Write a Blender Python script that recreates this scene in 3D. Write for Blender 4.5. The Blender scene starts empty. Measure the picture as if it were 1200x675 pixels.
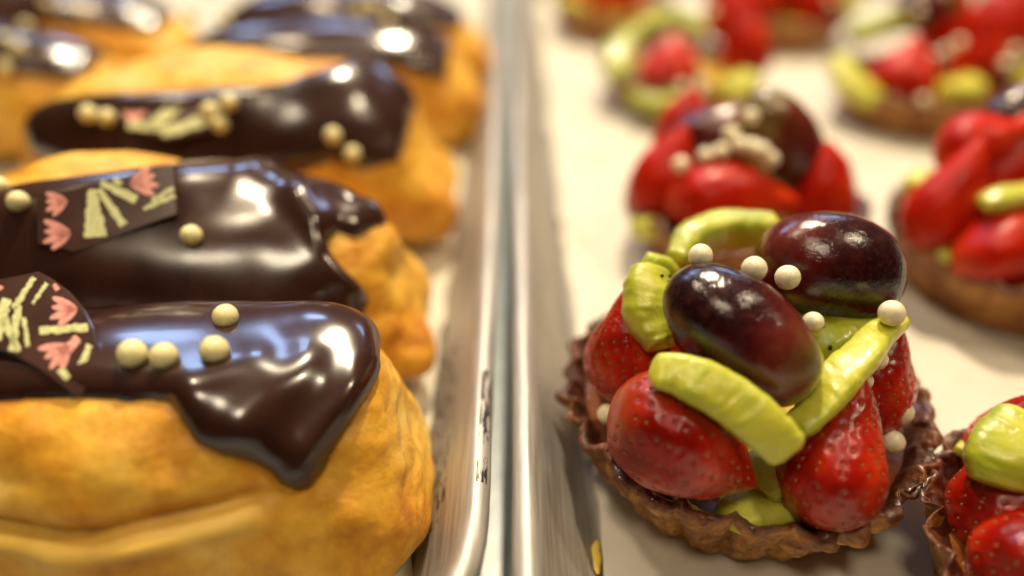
import bpy, bmesh, math, random
import numpy as np
from mathutils import Vector, Matrix, Quaternion
R = math.radians
C = bpy.context.scene.collection
S = 0.01                      # everything below is written in centimetres
PITCH, CAMZ, FPX = R(34), 13.2, 867.0
cp, sp = math.cos(PITCH), math.sin(PITCH)
rng = np.random.default_rng(7)
random.seed(7)

# ------------------------------------------------------------------ helpers
def at(px, py, Z):
    """point (cm) seen at photo pixel px,py, at distance Z in front of the lens"""
    u = (px-600)/FPX; v = (337.5-py)/FPX
    return np.array([u*Z, Z*(cp+v*sp), CAMZ-Z*(sp-v*cp)])
def ath(px, py, z):
    v = (337.5-py)/FPX
    return at(px, py, (CAMZ-z)/(sp-v*cp))
def project(P):
    P = np.asarray(P, float)
    d = CAMZ-P[..., 2]
    Z = P[..., 1]*cp+d*sp
    up = P[..., 1]*sp-d*cp
    return 600+P[..., 0]/Z*FPX, 337.5-up/Z*FPX, Z

def _h(i, j, k, s):
    n = (i*374761393+j*668265263+k*2147483647+s*974711) & 0xffffffff
    n = ((n ^ (n >> 13))*1274126177) & 0xffffffff
    n = ((n ^ (n >> 16))*2246822519) & 0xffffffff
    return ((n ^ (n >> 15)) & 0xffffff)/float(0xffffff)*2-1
def vnoise(P, scale=1.0, seed=0):
    Q = np.asarray(P, float)/scale+1000.37
    I = np.floor(Q).astype(np.int64); F = Q-I
    F = F*F*F*(F*(F*6-15)+10)
    r = 0
    for a in (0, 1):
        for b in (0, 1):
            for c in (0, 1):
                w = (F[..., 0] if a else 1-F[..., 0])*(F[..., 1] if b else 1-F[..., 1])*(F[..., 2] if c else 1-F[..., 2])
                r = r+w*_h(I[..., 0]+a, I[..., 1]+b, I[..., 2]+c, seed)
    return r
def fbm(P, scale=1.0, seed=0, octv=3, gain=.5):
    r = 0; a = 1
    for o in range(octv):
        r = r+a*vnoise(P, scale/(2**o), seed+o*17); a *= gain
    return r
def smooth(x, a, b):
    t = np.clip((x-a)/(b-a), 0, 1); return t*t*(3-2*t)

def grid_normals(P, wrap=True):
    du = np.gradient(P, axis=0)
    if wrap: dv = (np.roll(P, -1, 1)-np.roll(P, 1, 1))/2
    else: dv = np.gradient(P, axis=1)
    n = np.cross(du, dv)
    l = np.linalg.norm(n, axis=-1, keepdims=True)
    n = n/np.maximum(l, 1e-12)
    n[0] = n[1].mean(0)/max(np.linalg.norm(n[1].mean(0)), 1e-9)
    n[-1] = n[-2].mean(0)/max(np.linalg.norm(n[-2].mean(0)), 1e-9)
    c = P.reshape(-1, 3).mean(0)
    if np.sum(n*(P-c)) < 0: n = -n
    return n
def grid_faces(nu, nv, wrap=True, keep=None):
    fs = []
    for i in range(nu-1):
        for j in range(nv if wrap else nv-1):
            j2 = (j+1) % nv
            if keep is not None and not (keep[i, j] or keep[i+1, j] or keep[i, j2] or keep[i+1, j2]): continue
            fs.append((i*nv+j, i*nv+j2, (i+1)*nv+j2, (i+1)*nv+j))
    return fs
def link(name, me, parent=None, mats=()):
    o = bpy.data.objects.new(name, me); C.objects.link(o)
    if parent is not None: o.parent = parent
    for m in mats: me.materials.append(m)
    return o
def make(name, V, F, mats, parent=None, origin=(0, 0, 0), attrs=None, midx=None, weld=False, smoothf=True):
    V = (np.asarray(V, float).reshape(-1, 3)-np.asarray(origin, float))*S
    me = bpy.data.meshes.new(name)
    me.from_pydata(V.tolist(), [], [tuple(f) for f in F])
    if not isinstance(mats, (list, tuple)): mats = [mats]
    if attrs:
        for k, a in attrs.items():
            at_ = me.attributes.new(k, 'FLOAT', 'POINT'); at_.data.foreach_set('value', np.asarray(a, np.float32).ravel())
    me.update()
    for m in mats: me.materials.append(m)
    if midx is not None: me.polygons.foreach_set('material_index', np.asarray(midx, np.int32))
    bm = bmesh.new(); bm.from_mesh(me)
    if weld: bmesh.ops.remove_doubles(bm, verts=bm.verts, dist=1e-6)
    lo = [v for v in bm.verts if not v.link_faces]
    bmesh.ops.delete(bm, geom=lo, context='VERTS')
    bmesh.ops.recalc_face_normals(bm, faces=bm.faces)
    for f in bm.faces: f.smooth = smoothf
    bm.to_mesh(me); bm.free()
    o = bpy.data.objects.new(name, me); C.objects.link(o)
    if parent is not None:
        o.parent = parent
        o.location = Vector(origin)*S-parent.matrix_basis.translation
    else: o.location = Vector(origin)*S
    return o
def empty(name, loc):
    o = bpy.data.objects.new(name, None); C.objects.link(o)
    o.location = Vector(loc)*S; o.empty_display_size = .01
    return o
def tag(o, label=None, cat=None, group=None, kind=None):
    if label: o['label'] = label
    if cat: o['category'] = cat
    if group: o['group'] = group
    if kind: o['kind'] = kind
    return o
def merge(parts):
    """parts: list of (V,F,mat index) -> V,F,midx"""
    VV, FF, MM = [], [], []; n = 0
    for V, F, m in parts:
        V = np.asarray(V, float).reshape(-1, 3)
        VV.append(V); FF += [tuple(a+n for a in f) for f in F]; MM += [m]*len(F); n += len(V)
    return np.concatenate(VV), FF, MM
def sphere(c, r, nu=8, nv=10):
    V = [];
    r = np.broadcast_to(np.asarray(r, float), (3,))
    for i in range(nu+1):
        a = math.pi*i/nu
        for j in range(nv):
            b = 2*math.pi*j/nv
            V.append([c[0]+r[0]*math.sin(a)*math.cos(b), c[1]+r[1]*math.sin(a)*math.sin(b), c[2]+r[2]*math.cos(a)])
    return np.array(V), grid_faces(nu+1, nv)
def frame(axis, hint=(0, 0, 1)):
    a = np.asarray(axis, float); a = a/np.linalg.norm(a)
    h = np.asarray(hint, float); h = h-a*np.dot(h, a)
    if np.linalg.norm(h) < 1e-6: h = np.array([1., 0, 0])-a*a[0]
    h = h/np.linalg.norm(h)
    return a, h, np.cross(a, h)

# ------------------------------------------------------------------ materials
def mat(name):
    m = bpy.data.materials.new(name); m.use_nodes = True
    nt = m.node_tree; b = nt.nodes['Principled BSDF']
    return m, nt, b
def N(nt, t, **kw):
    n = nt.nodes.new(t)
    for k, v in kw.items():
        if k in n.inputs.keys(): n.inputs[k].default_value = v
        else: setattr(n, k, v)
    return n
def L(nt, a, b): nt.links.new(a, b)
def ramp(nt, fac, stops):
    r = nt.nodes.new('ShaderNodeValToRGB')
    el = r.color_ramp.elements
    while len(el) < len(stops): el.new(.5)
    for e, (p, c) in zip(el, stops):
        e.position = p; e.color = (*c, 1)
    L(nt, fac, r.inputs[0]); return r.outputs[0]
def coords(nt, scale=(1, 1, 1)):
    g = nt.nodes.new('ShaderNodeTexCoord'); m = nt.nodes.new('ShaderNodeMapping')
    m.inputs['Scale'].default_value = tuple(100*s for s in scale)     # texture space in cm
    L(nt, g.outputs['Object'], m.inputs['Vector']); return m.outputs[0]
def noise(nt, vec, scale, detail=3, rough=.5):
    n = N(nt, 'ShaderNodeTexNoise'); n.inputs['Scale'].default_value = scale
    n.inputs['Detail'].default_value = detail; n.inputs['Roughness'].default_value = rough
    L(nt, vec, n.inputs['Vector']); return n.outputs['Fac']
def bump(nt, h, strength, dist, prev=None):
    b = N(nt, 'ShaderNodeBump'); b.inputs['Strength'].default_value = strength
    b.inputs['Distance'].default_value = dist*S
    L(nt, h, b.inputs['Height'])
    if prev is not None: L(nt, prev, b.inputs['Normal'])
    return b.outputs[0]
def mixc(nt, fac, a, b, mode='MIX'):
    m = nt.nodes.new('ShaderNodeMix'); m.data_type = 'RGBA'; m.blend_type = mode
    for i, x in ((0, fac), (6, a), (7, b)):
        if isinstance(x, (int, float)): m.inputs[i].default_value = x
        elif isinstance(x, tuple): m.inputs[i].default_value = (*x, 1)
        else: L(nt, x, m.inputs[i])
    return m.outputs[2]
def maths(nt, op, a, b=None, c=None):
    m = nt.nodes.new('ShaderNodeMath'); m.operation = op
    for i, x in enumerate((a, b, c)):
        if x is None: continue
        if isinstance(x, (int, float)): m.inputs[i].default_value = x
        else: L(nt, x, m.inputs[i])
    return m.outputs[0]
def attr(nt, name):
    a = nt.nodes.new('ShaderNodeAttribute'); a.attribute_name = name; return a.outputs['Fac']

def m_pastry():
    m, nt, b = mat('choux_pastry'); v = coords(nt)
    n1 = noise(nt, v, .55, 4, .6); n2 = noise(nt, v, 2.6, 4, .65)
    c = ramp(nt, n1, [(.27, (.46, .15, .012)), (.40, (.76, .35, .025)), (.56, (.90, .52, .06)), (.74, (.93, .66, .19))])
    d = ramp(nt, n2, [(.3, (.74, .62, .45)), (.6, (1, 1, 1))])
    c = mixc(nt, .75, c, d, 'MULTIPLY')
    c = mixc(nt, maths(nt, 'MULTIPLY', attr(nt, 'crease'), .85), c, (.93, .62, .13))
    L(nt, c, b.inputs['Base Color'])
    b.inputs['Roughness'].default_value = .42
    b.inputs['Subsurface Weight'].default_value = .25; b.inputs['Subsurface Radius'].default_value = (.006, .003, .001)
    b.inputs['Subsurface Scale'].default_value = .5
    b.inputs['Specular IOR Level'].default_value = .45
    h = bump(nt, noise(nt, v, 1.6, 5, .6), .5, .12)
    h = bump(nt, noise(nt, coords(nt, (.6, 1, 1.5)), 6, 5, .7), .4, .04, h)
    vo = N(nt, 'ShaderNodeTexVoronoi'); vo.feature = 'DISTANCE_TO_EDGE'; vo.inputs['Scale'].default_value = 3.2
    wv = mixc(nt, .25, v, noise(nt, v, 3, 3)); L(nt, wv, vo.inputs['Vector'])
    h = bump(nt, ramp(nt, vo.outputs[0], [(0, (0, 0, 0)), (.06, (1, 1, 1))]), .18, .02, h)
    L(nt, h, b.inputs['Normal']); return m
def m_choc(name='chocolate_glaze', base=(.030, .0105, .0065), rough=.20):
    m, nt, b = mat(name); v = coords(nt)
    n = noise(nt, v, .8, 3)
    c = ramp(nt, n, [(.35, base), (.7, tuple(x*1.7 for x in base))])
    L(nt, c, b.inputs['Base Color'])
    rr = maths(nt, 'MULTIPLY_ADD', noise(nt, v, 1.3, 3), .16, rough-.05)
    L(nt, rr, b.inputs['Roughness'])
    b.inputs['IOR'].default_value = 1.55
    b.inputs['Specular IOR Level'].default_value = .6
    b.inputs['Coat Weight'].default_value = .25; b.inputs['Coat Roughness'].default_value = .06
    h = bump(nt, noise(nt, v, .55, 1), .25, .12)
    L(nt, h, b.inputs['Normal']); return m
def m_plain(name, col, rough=.5, sss=0, coat=0, bumpa=0, bscale=5, spec=.5, var=.12):
    m, nt, b = mat(name); v = coords(nt)
    n = noise(nt, v, bscale, 4)
    c = ramp(nt, n, [(.3, tuple(x*(1-var) for x in col)), (.7, tuple(min(1, x*(1+var)) for x in col))])
    L(nt, c, b.inputs['Base Color']); b.inputs['Roughness'].default_value = rough
    b.inputs['Specular IOR Level'].default_value = spec
    if sss:
        b.inputs['Subsurface Weight'].default_value = sss; b.inputs['Subsurface Scale'].default_value = .15
        b.inputs['Subsurface Radius'].default_value = (.01, .008, .005)
    b.inputs['Coat Weight'].default_value = coat; b.inputs['Coat Roughness'].default_value = .04
    if bumpa: L(nt, bump(nt, n, bumpa, .05), b.inputs['Normal'])
    return m
def m_berry(name='strawberry_skin', st=[(.3, (.15, .002, .001)), (.5, (.37, .008, .002)), (.72, (.60, .035, .004))], coat=.75):
    m, nt, b = mat(name); v = coords(nt)
    n = noise(nt, v, .7, 3)
    c = ramp(nt, n, st)
    c = mixc(nt, attr(nt, 'pale'), c, (.75, .16, .05))
    L(nt, c, b.inputs['Base Color'])
    b.inputs['Roughness'].default_value = .36; b.inputs['Specular IOR Level'].default_value = .15
    b.inputs['Subsurface Weight'].default_value = .3; b.inputs['Subsurface Scale'].default_value = .25
    b.inputs['Subsurface Radius'].default_value = (.012, .002, .001)
    b.inputs['Coat Weight'].default_value = coat; b.inputs['Coat Roughness'].default_value = .06
    h = bump(nt, noise(nt, v, 4, 3), .25, .05)
    L(nt, h, b.inputs['Normal'])
    L(nt, bump(nt, noise(nt, v, 5, 4, .6), .6, .07), b.inputs['Coat Normal']); return m
def m_grape():
    m, nt, b = mat('grape_skin'); v = coords(nt)
    g = attr(nt, 'along'); n = noise(nt, v, 1.1, 4, .6); n2 = noise(nt, v, 6, 4, .7)
    f = maths(nt, 'ADD', g, maths(nt, 'MULTIPLY_ADD', n, .7, -.35))
    c = ramp(nt, f, [(.0, (.012, .003, .005)), (.34, (.022, .003, .004)), (.56, (.085, .007, .007)), (.76, (.15, .022, .012)), (.90, (.17, .11, .025))])
    c = mixc(nt, ramp(nt, n2, [(.45, (0, 0, 0)), (.75, (.30, .30, .30))]), c, (.15, .045, .035))
    L(nt, c, b.inputs['Base Color'])
    L(nt, maths(nt, 'MULTIPLY_ADD', n2, .18, .15), b.inputs['Roughness'])
    b.inputs['Subsurface Weight'].default_value = .25; b.inputs['Subsurface Scale'].default_value = .2
    b.inputs['Subsurface Radius'].default_value = (.012, .004, .003)
    b.inputs['Coat Weight'].default_value = .7; b.inputs['Coat Roughness'].default_value = .05; b.inputs['Specular IOR Level'].default_value = .3
    L(nt, bump(nt, noise(nt, v, 2.2, 5, .62), .55, .10), b.inputs['Coat Normal'])
    L(nt, bump(nt, noise(nt, v, 1.5, 3), .3, .08), b.inputs['Normal'])
    return m
def m_kiwi():
    m, nt, b = mat('kiwi_flesh'); v = coords(nt)
    n = noise(nt, v, .9, 3); g = attr(nt, 'green'); n2 = noise(nt, v, 5, 4, .7)
    c = mixc(nt, g, (.82, .77, .10), (.40, .48, .012))
    d = ramp(nt, n, [(.3, (.72, .80, .50)), (.65, (1, 1, 1))])
    c = mixc(nt, .8, c, d, 'MULTIPLY')
    c = mixc(nt, ramp(nt, n2, [(.5, (0, 0, 0)), (.8, (.18, .18, .18))]), c, (.85, .82, .35))
    L(nt, c, b.inputs['Base Color']); b.inputs['Roughness'].default_value = .3
    b.inputs['Transmission Weight'].default_value = .2; b.inputs['IOR'].default_value = 1.36
    b.inputs['Subsurface Weight'].default_value = .6; b.inputs['Subsurface Scale'].default_value = .5
    b.inputs['Subsurface Radius'].default_value = (.008, .009, .002)
    b.inputs['Coat Weight'].default_value = .8; b.inputs['Coat Roughness'].default_value = .05
    L(nt, bump(nt, n2, .5, .05), b.inputs['Normal'])
    L(nt, bump(nt, noise(nt, v, 4.5, 4, .6), .6, .08), b.inputs['Coat Normal'])
    return m
def m_shell():
    m, nt, b = mat('tart_crust'); v = coords(nt)
    n = noise(nt, v, 1.1, 4, .6); n2 = noise(nt, v, 6, 4, .7)
    e = attr(nt, 'edge')          # 1 on the outer fluted face, 0 on the glazed inside
    f = maths(nt, 'MULTIPLY_ADD', n, .9, maths(nt, 'MULTIPLY_ADD', e, .42, -.22))
    c = ramp(nt, f, [(.25, (.09, .020, .004)), (.45, (.23, .066, .011)), (.6, (.42, .16, .028)), (.8, (.66, .34, .08))])
    d = ramp(nt, n2, [(.38, (.30, .25, .22)), (.58, (1, 1, 1))])
    c = mixc(nt, .8, c, d, 'MULTIPLY')
    L(nt, c, b.inputs['Base Color'])
    b.inputs['Roughness'].default_value = .5
    L(nt, maths(nt, 'MULTIPLY_ADD', e, -.55, .75), b.inputs['Coat Weight']); b.inputs['Coat Roughness'].default_value = .12
    h = bump(nt, n2, .7, .07); h = bump(nt, noise(nt, v, 16, 3, .7), .5, .025, h)
    L(nt, h, b.inputs['Normal'])
    L(nt, bump(nt, noise(nt, v, 5, 3), .7, .06), b.inputs['Coat Normal']); return m
def m_custard():
    m, nt, b = mat('glazed_custard'); v = coords(nt)
    n = noise(nt, v, .8, 3)
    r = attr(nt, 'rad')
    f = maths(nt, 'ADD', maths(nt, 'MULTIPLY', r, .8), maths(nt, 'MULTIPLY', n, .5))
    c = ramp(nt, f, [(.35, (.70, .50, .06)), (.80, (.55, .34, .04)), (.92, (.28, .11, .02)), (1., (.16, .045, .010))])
    L(nt, c, b.inputs['Base Color']); b.inputs['Roughness'].default_value = .25
    b.inputs['Coat Weight'].default_value = .3; b.inputs['Specular IOR Level'].default_value = .3; b.inputs['Coat Roughness'].default_value = .06
    L(nt, bump(nt, noise(nt, v, 3.2, 4, .65), 1.0, .16), b.inputs['Coat Normal'])
    L(nt, bump(nt, noise(nt, v, 5, 3), .4, .05), b.inputs['Normal']); return m
def m_pan():
    m, nt, b = mat('brushed_aluminium')
    vs = coords(nt, (9, .45, 9)); v = coords(nt)
    n = noise(nt, vs, 1.0, 5, .6); n2 = noise(nt, v, .8, 4, .6)
    c = ramp(nt, n, [(.3, (.34, .32, .28)), (.65, (.56, .53, .48))])
    c = mixc(nt, ramp(nt, n2, [(.42, (0, 0, 0)), (.75, (.30, .30, .30))]), c, (.60, .49, .36))
    g = nt.nodes.new('ShaderNodeNewGeometry'); sx = nt.nodes.new('ShaderNodeSeparateXYZ'); L(nt, g.outputs['Position'], sx.inputs[0])
    # burnt-on black flecks on the rolled rim and brown scale at the foot of the wall
    fl = noise(nt, coords(nt, (8, 1.1, 8)), 1.0, 5, .75)
    wy = maths(nt, 'COMPARE', sx.outputs['Y'], .110, .016); wx = maths(nt, 'COMPARE', sx.outputs['X'], -.0056, .0011)
    mk = maths(nt, 'MULTIPLY', maths(nt, 'MULTIPLY', wy, wx), maths(nt, 'GREATER_THAN', fl, .492))
    fl2 = noise(nt, coords(nt, (7, 1.7, 7)), 1.3, 4, .75)
    wy2 = maths(nt, 'COMPARE', sx.outputs['Y'], .125, .03); wx2 = maths(nt, 'COMPARE', sx.outputs['X'], -.0165, .0030)
    mk2 = maths(nt, 'MULTIPLY', maths(nt, 'MULTIPLY', wy2, wx2), maths(nt, 'GREATER_THAN', fl2, .53))
    c = mixc(nt, mk, c, (.015, .010, .008)); c = mixc(nt, mk2, c, (.05, .03, .015))
    L(nt, c, b.inputs['Base Color'])
    any_ = maths(nt, 'MAXIMUM', mk, mk2)
    L(nt, maths(nt, 'MULTIPLY_ADD', any_, -.65, .65), b.inputs['Metallic'])
    L(nt, maths(nt, 'MULTIPLY_ADD', n, .25, .42), b.inputs['Roughness'])
    h = bump(nt, n, .35, .012); h = bump(nt, n2, .3, .08, h)
    L(nt, h, b.inputs['Normal']); return m
def m_paper():
    m, nt, b = mat('parchment_paper'); v = coords(nt)
    n = noise(nt, v, .35, 4); n2 = noise(nt, v, 5, 4)
    c = ramp(nt, n, [(.3, (.58, .53, .43)), (.7, (.68, .63, .52))])
    gs = noise(nt, v, .55, 5, .65)
    c = mixc(nt, ramp(nt, gs, [(.58, (0, 0, 0)), (.70, (.55, .55, .55))]), c, (.56, .46, .30))
    L(nt, c, b.inputs['Base Color']); b.inputs['Roughness'].default_value = .5
    b.inputs['Specular IOR Level'].default_value = .3
    h = bump(nt, n, .4, .3); h = bump(nt, n2, .15, .02, h)
    L(nt, h, b.inputs['Normal']); return m

M = dict(pastry=m_pastry(), choc=m_choc(), plaque=m_choc('chocolate_plaque', (.045, .017, .012), .2),
         pearl=m_plain('sugar_pearl', (.86, .77, .40), .38, .3, .1, .15, 9),
         cream=m_plain('pearl_cream', (.88, .79, .56), .38, .3, .15, .15, 9),
         pink=m_plain('pink_print', (.88, .36, .30), .35, 0, .2, .3, 14, var=.18),
         green=m_plain('green_print', (.68, .68, .32), .35, 0, .2, .3, 14, var=.2),
         seed=m_plain('strawberry_seed', (.30, .11, .012), .4, 0, .3), kseed=m_plain('kiwi_seed', (.02, .012, .008), .3, 0, .6),
         berry=m_berry(), berry2=m_berry('strawberry_bright', [(.3, (.34, .006, .001)), (.5, (.52, .014, .002)), (.72, (.68, .05, .005))], .25), grape=m_grape(), kiwi=m_kiwi(), shell=m_shell(), custard=m_custard(), pan=m_pan(), paper=m_paper(),  # berry2: brighter, less glossy red covering the whole of each low-detail berry
         counter=m_plain('counter_top', (.46, .53, .56), .3, 0, .2, .1, 2))

# ------------------------------------------------------------------ setting: counter, pans, paper
o = make('counter_top', [(-90, -40, 0), (90, -40, 0), (90, 130, 0), (-90, 130, 0), (-90, -40, -3), (90, -40, -3), (90, 130, -3), (-90, 130, -3)],
         [(0, 1, 2, 3), (4, 5, 6, 7), (0, 1, 5, 4), (1, 2, 6, 5), (2, 3, 7, 6), (3, 0, 4, 7)], M['counter'], smoothf=False)
tag(o, kind='structure')

def rrect(x0, x1, y0, y1, r, inset, ns=60, nc=14):
    x0 += inset; x1 -= inset; y0 += inset; y1 -= inset; r = max(r-inset, .25)
    pts = []
    for (cx, cy, a0), (ex, ey) in zip(((x1-r, y0+r, -90), (x1-r, y1-r, 0), (x0+r, y1-r, 90), (x0+r, y0+r, 180)),
                                      ((x1, y1-r), (x0+r, y1), (x0, y0+r), (x1-r, y0))):
        for k in range(nc+1):
            a = R(a0+90*k/nc); pts.append((cx+r*math.cos(a), cy+r*math.sin(a)))
        s = pts[-1]
        for k in range(1, ns): pts.append((s[0]+(ex-s[0])*k/ns, s[1]+(ey-s[1])*k/ns))
    return np.array(pts)
def pan(x0, x1, y0, y1, r, label):
    prof = []
    rr = .27
    for k in range(15):                       # rolled rim: from inner underside, out, over the top and in again
        a = R(-60-230*k/14); prof.append((rr-rr*math.cos(math.pi-a)*-1 if False else rr+rr*math.cos(a), 2.25+rr*math.sin(a)))
    prof += [(.58, 2.2), (.66, 1.9), (1.45, .5), (1.60, .25), (1.78, .16), (2.1, .13), (4, .13)]
    loops = []
    for i, (ins, z) in enumerate(prof):
        p = rrect(x0, x1, y0, y1, r, ins); w = np.column_stack([p, np.full(len(p), z)])
        loops.append(w)
    P = np.array(loops)
    q = P.copy(); P[..., 2] += .03*fbm(q*[1, .25, 1], 3, 3); P[..., 0] += .035*vnoise(q*[0, 1, 0], 3.5, 9)+.012*vnoise(q, 1.1, 8)
    nv = P.shape[1]
    F = grid_faces(len(prof), nv)
    V = P.reshape(-1, 3); F.append(tuple(range((len(prof)-1)*nv, len(prof)*nv)))
    # underside so that the sheet has thickness
    ob = make('sheet_pan', V, F, M['pan'], origin=((x0+x1)/2, (y0+y1)/2, 0))
    md = ob.modifiers.new('thickness', 'SOLIDIFY'); md.thickness = .0010; md.offset = -1
    tag(ob, label, 'baking tray')
    return ob
pan(-46.4, -.40, 4.2, 70, 4.55, 'aluminium sheet pan with black burnt flecks on its rim, holding the chocolate eclairs')
pan(0.0, 46, -6, 60, 3.0, 'aluminium sheet pan with clean rolled rim, holding the fruit tarts')
def paper(x0, x1, y0, y1, label, seed, slit=None):
    nx, ny = 150, 170
    xs = np.concatenate([np.linspace(0, 1, nx//2)**1.0*.25, np.linspace(.255, 1, nx-nx//2)])
    if x0 < 0: xs = 1-xs[::-1]
    X, Y = np.meshgrid(x0+(x1-x0)*xs, np.linspace(y0, y1, ny), indexing='ij')
    P = np.stack([X, Y, np.zeros_like(X)], -1)
    h = .06*(1+vnoise(P, 5, seed))+.022*(1+vnoise(P, 1.7, seed+1))
    inner = x0 if x0 > 0 else x1
    wob = .13*vnoise(P*[0, 1, 0], .9, seed+2)+.10*vnoise(P*[0, 1, 0], 2.6, seed+3)
    edge = np.exp(-((X-inner)/.8)**2)
    P[..., 0] += wob*edge
    P[..., 2] = .17+h+.10*edge
    V1 = P.reshape(-1, 3); V2 = V1-[0, 0, .02]
    F = grid_faces(nx, ny, False); n = len(V1)
    V, F2, _ = merge([(V1, F, 0), (V2, [f[::-1] for f in F], 0)])
    ob = make('baking_paper', V, F2, M['paper'], origin=((x0+x1)/2, (y0+y1)/2, 0))
    tag(ob, label, 'baking paper'); return ob
paper(-44, -2.0, 7.6, 66, 'cream baking paper under the chocolate eclairs, ragged edge along the tray wall', 31)
paper(1.80, 44, -3, 57, 'cream baking paper lying under the fruit tarts', 41)

sm = ath(700, 652, .30); V, F = sphere((0, 0, 0), 1, 10, 16)
V = V*[.10, .42, .05]; V[:, 0] += .06*vnoise(V*[0, 1, 0], .2, 3); V[:, :2] *= (1+.25*vnoise(V, .15, 4))[:, None]
tag(make('custard_smear', V+sm, F, M['custard'], origin=sm), 'small yellow custard smear where baking paper meets the tray wall', 'smear')

# ------------------------------------------------------------------ pearls
def pearl(parent, c, r=.235, m=None, sink=0):
    V, F = sphere((0, 0, 0), r, 14, 18)
    V = V*(1+.03*vnoise(V+np.array(c)*7, .3, 5)[:, None])
    return make('sugar_pearl', V+c, F, m or M['pearl'], parent, origin=c, weld=True)

# ------------------------------------------------------------------ eclairs
def poly_sd(px, py, poly):
    """signed distance, positive inside"""
    poly = np.asarray(poly, float); d = np.full(px.shape, 1e9); ins = np.zeros(px.shape, bool)
    for a, b in zip(poly, np.roll(poly, -1, 0)):
        e = b-a; t = np.clip(((px-a[0])*e[0]+(py-a[1])*e[1])/max(e@e, 1e-9), 0, 1)
        d = np.minimum(d, np.hypot(px-a[0]-t*e[0], py-a[1]-t*e[1]))
        c = ((a[1] > py) != (b[1] > py)) & (px < e[0]*(py-a[1])/(e[1] if abs(e[1]) > 1e-9 else 1e-9)+a[0])
        ins ^= c
    return np.where(ins, d, -d)
def eclair_body(x0, x1, yc, hw, H, seed, nu=120, nv=110, p=2.8, q=.86, shear=.25, bumps=(), crease=(), yaw=0, rough=1.0, bend=0):
    ph = np.linspace(0, math.pi, nu); th = np.linspace(0, 2*math.pi, nv, endpoint=False)
    c = np.cos(ph)[:, None]; s = np.sin(ph)[:, None]
    t = c; e = np.clip(1-np.abs(t)**p, 0, 1)**(1/p)
    ct, st = np.cos(th)[None], np.sin(th)[None]
    sg = lambda a, k: np.sign(a)*np.abs(a)**k
    zc = H*.47
    xx = (x0+x1)/2+(x1-x0)/2*t*-1+0*ct
    yy = hw*e*sg(ct, q); zz = zc+np.where(st > 0, H-zc, zc)*e**.8*sg(st, q)
    up = (zz-zc)/H
    hwm = 1-.16*smooth(up, 0, .5)
    yy = yy*hwm
    xx = xx+shear*(zc-zz)*smooth(np.abs(t), .5, 1)*np.sign(-t)
    P = np.stack([xx, yc+yy+bend*t*t, zz], -1)
    if yaw:
        a = R(yaw); cx = (x0+x1)/2; X = P[..., 0]-cx; Y = P[..., 1]-yc
        P[..., 0] = cx+X*math.cos(a)-Y*math.sin(a); P[..., 1] = yc+X*math.sin(a)+Y*math.cos(a)
    n = grid_normals(P)
    P = P+n*(.16*fbm(P*[.8, 1.2, 1.2], 2.1, seed, 3)*rough+.030*fbm(P*[.7, 1, 1.6], .6, seed+5, 2))[..., None]
    for (bx, by, bz, am, sg_) in bumps:
        d2 = ((P-[bx, by, bz])**2).sum(-1)
        P = P+n*(am*np.exp(-d2/sg_**2))[..., None]
    cr = np.zeros(P.shape[:2])
    for (xa, xb, za, zb, am, w) in crease:       # a piping seam along the front
        f = np.clip((P[..., 0]-xa)/(xb-xa), 0, 1); zs = za+(zb-za)*f**2+.10*vnoise(P*[1, 0, 0], 1.1, seed+9)
        win = smooth(P[..., 0], xa-1, xa)*(1-smooth(P[..., 0], xb-1.2, xb))*(P[..., 1] < yc)
        g = np.exp(-((P[..., 2]-zs)/w)**2)*win
        P = P-n*(am*g)[..., None]
        ledge = np.exp(-((P[..., 2]-(zs-w*1.7))/(w*1.0))**2)*win
        P = P+n*(am*.35*ledge)[..., None]
        cr = np.maximum(cr, ledge*.9)
    P[..., 2] = np.where(P[..., 2] < .35, .35-.12*(1-np.exp((P[..., 2]-.35)/.5)), P[..., 2])
    return P, grid_normals(P), cr
def pick(P, px, py, rad=5):
    """front-most surface point at a photo pixel"""
    X, Y, Z = project(P.reshape(-1, 3)); d = np.hypot(X-px, Y-py)
    for r in (rad, 2*rad, 4*rad, 12*rad):
        k = np.where(d < r)[0]
        if len(k): break
    zmin = Z[k].min(); k = k[Z[k] < zmin+.35]
    j = k[np.argmin(d[k])]
    return P.reshape(-1, 3)[j], j
def relax(P, k):
    P = P.copy()
    for _ in range(k):
        Q = P.copy()
        Q[1:-1] = .5*P[1:-1]+.25*(.5*(P[2:]+P[:-2])+.5*(np.roll(P, 1, 1)+np.roll(P, -1, 1))[1:-1])
        P = Q
    return P
def choc_coat(P, n, d, t0, w, parent, extra=0, seed=0):
    P = relax(P, 160 if P.shape[0] > 200 else 12); n = grid_normals(P)
    prof = np.sqrt(np.clip(1-(1-np.clip(d/w, 0, 1))**2, 0, 1))
    if np.ndim(extra):
        for _ in range(30): extra = .5*extra+.125*(np.roll(extra, 1, 0)+np.roll(extra, -1, 0)+np.roll(extra, 1, 1)+np.roll(extra, -1, 1))
    off = t0*prof*(1+.16*vnoise(P, 2.6, seed))+.03*np.exp(-((d-w)/(.8*w))**2)*(d > 0)+extra*prof
    off = np.where(d > 0, off+.004, -.12*np.clip(-d/.2, 0, 1)-.01)
    Q = P+n*off[..., None]
    keep = d > -.12
    F = grid_faces(P.shape[0], P.shape[1], True, keep)
    ob = make('chocolate_glaze', Q, F, M['choc'], parent, origin=P.reshape(-1, 3).mean(0), weld=True)
    return Q, keep
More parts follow.
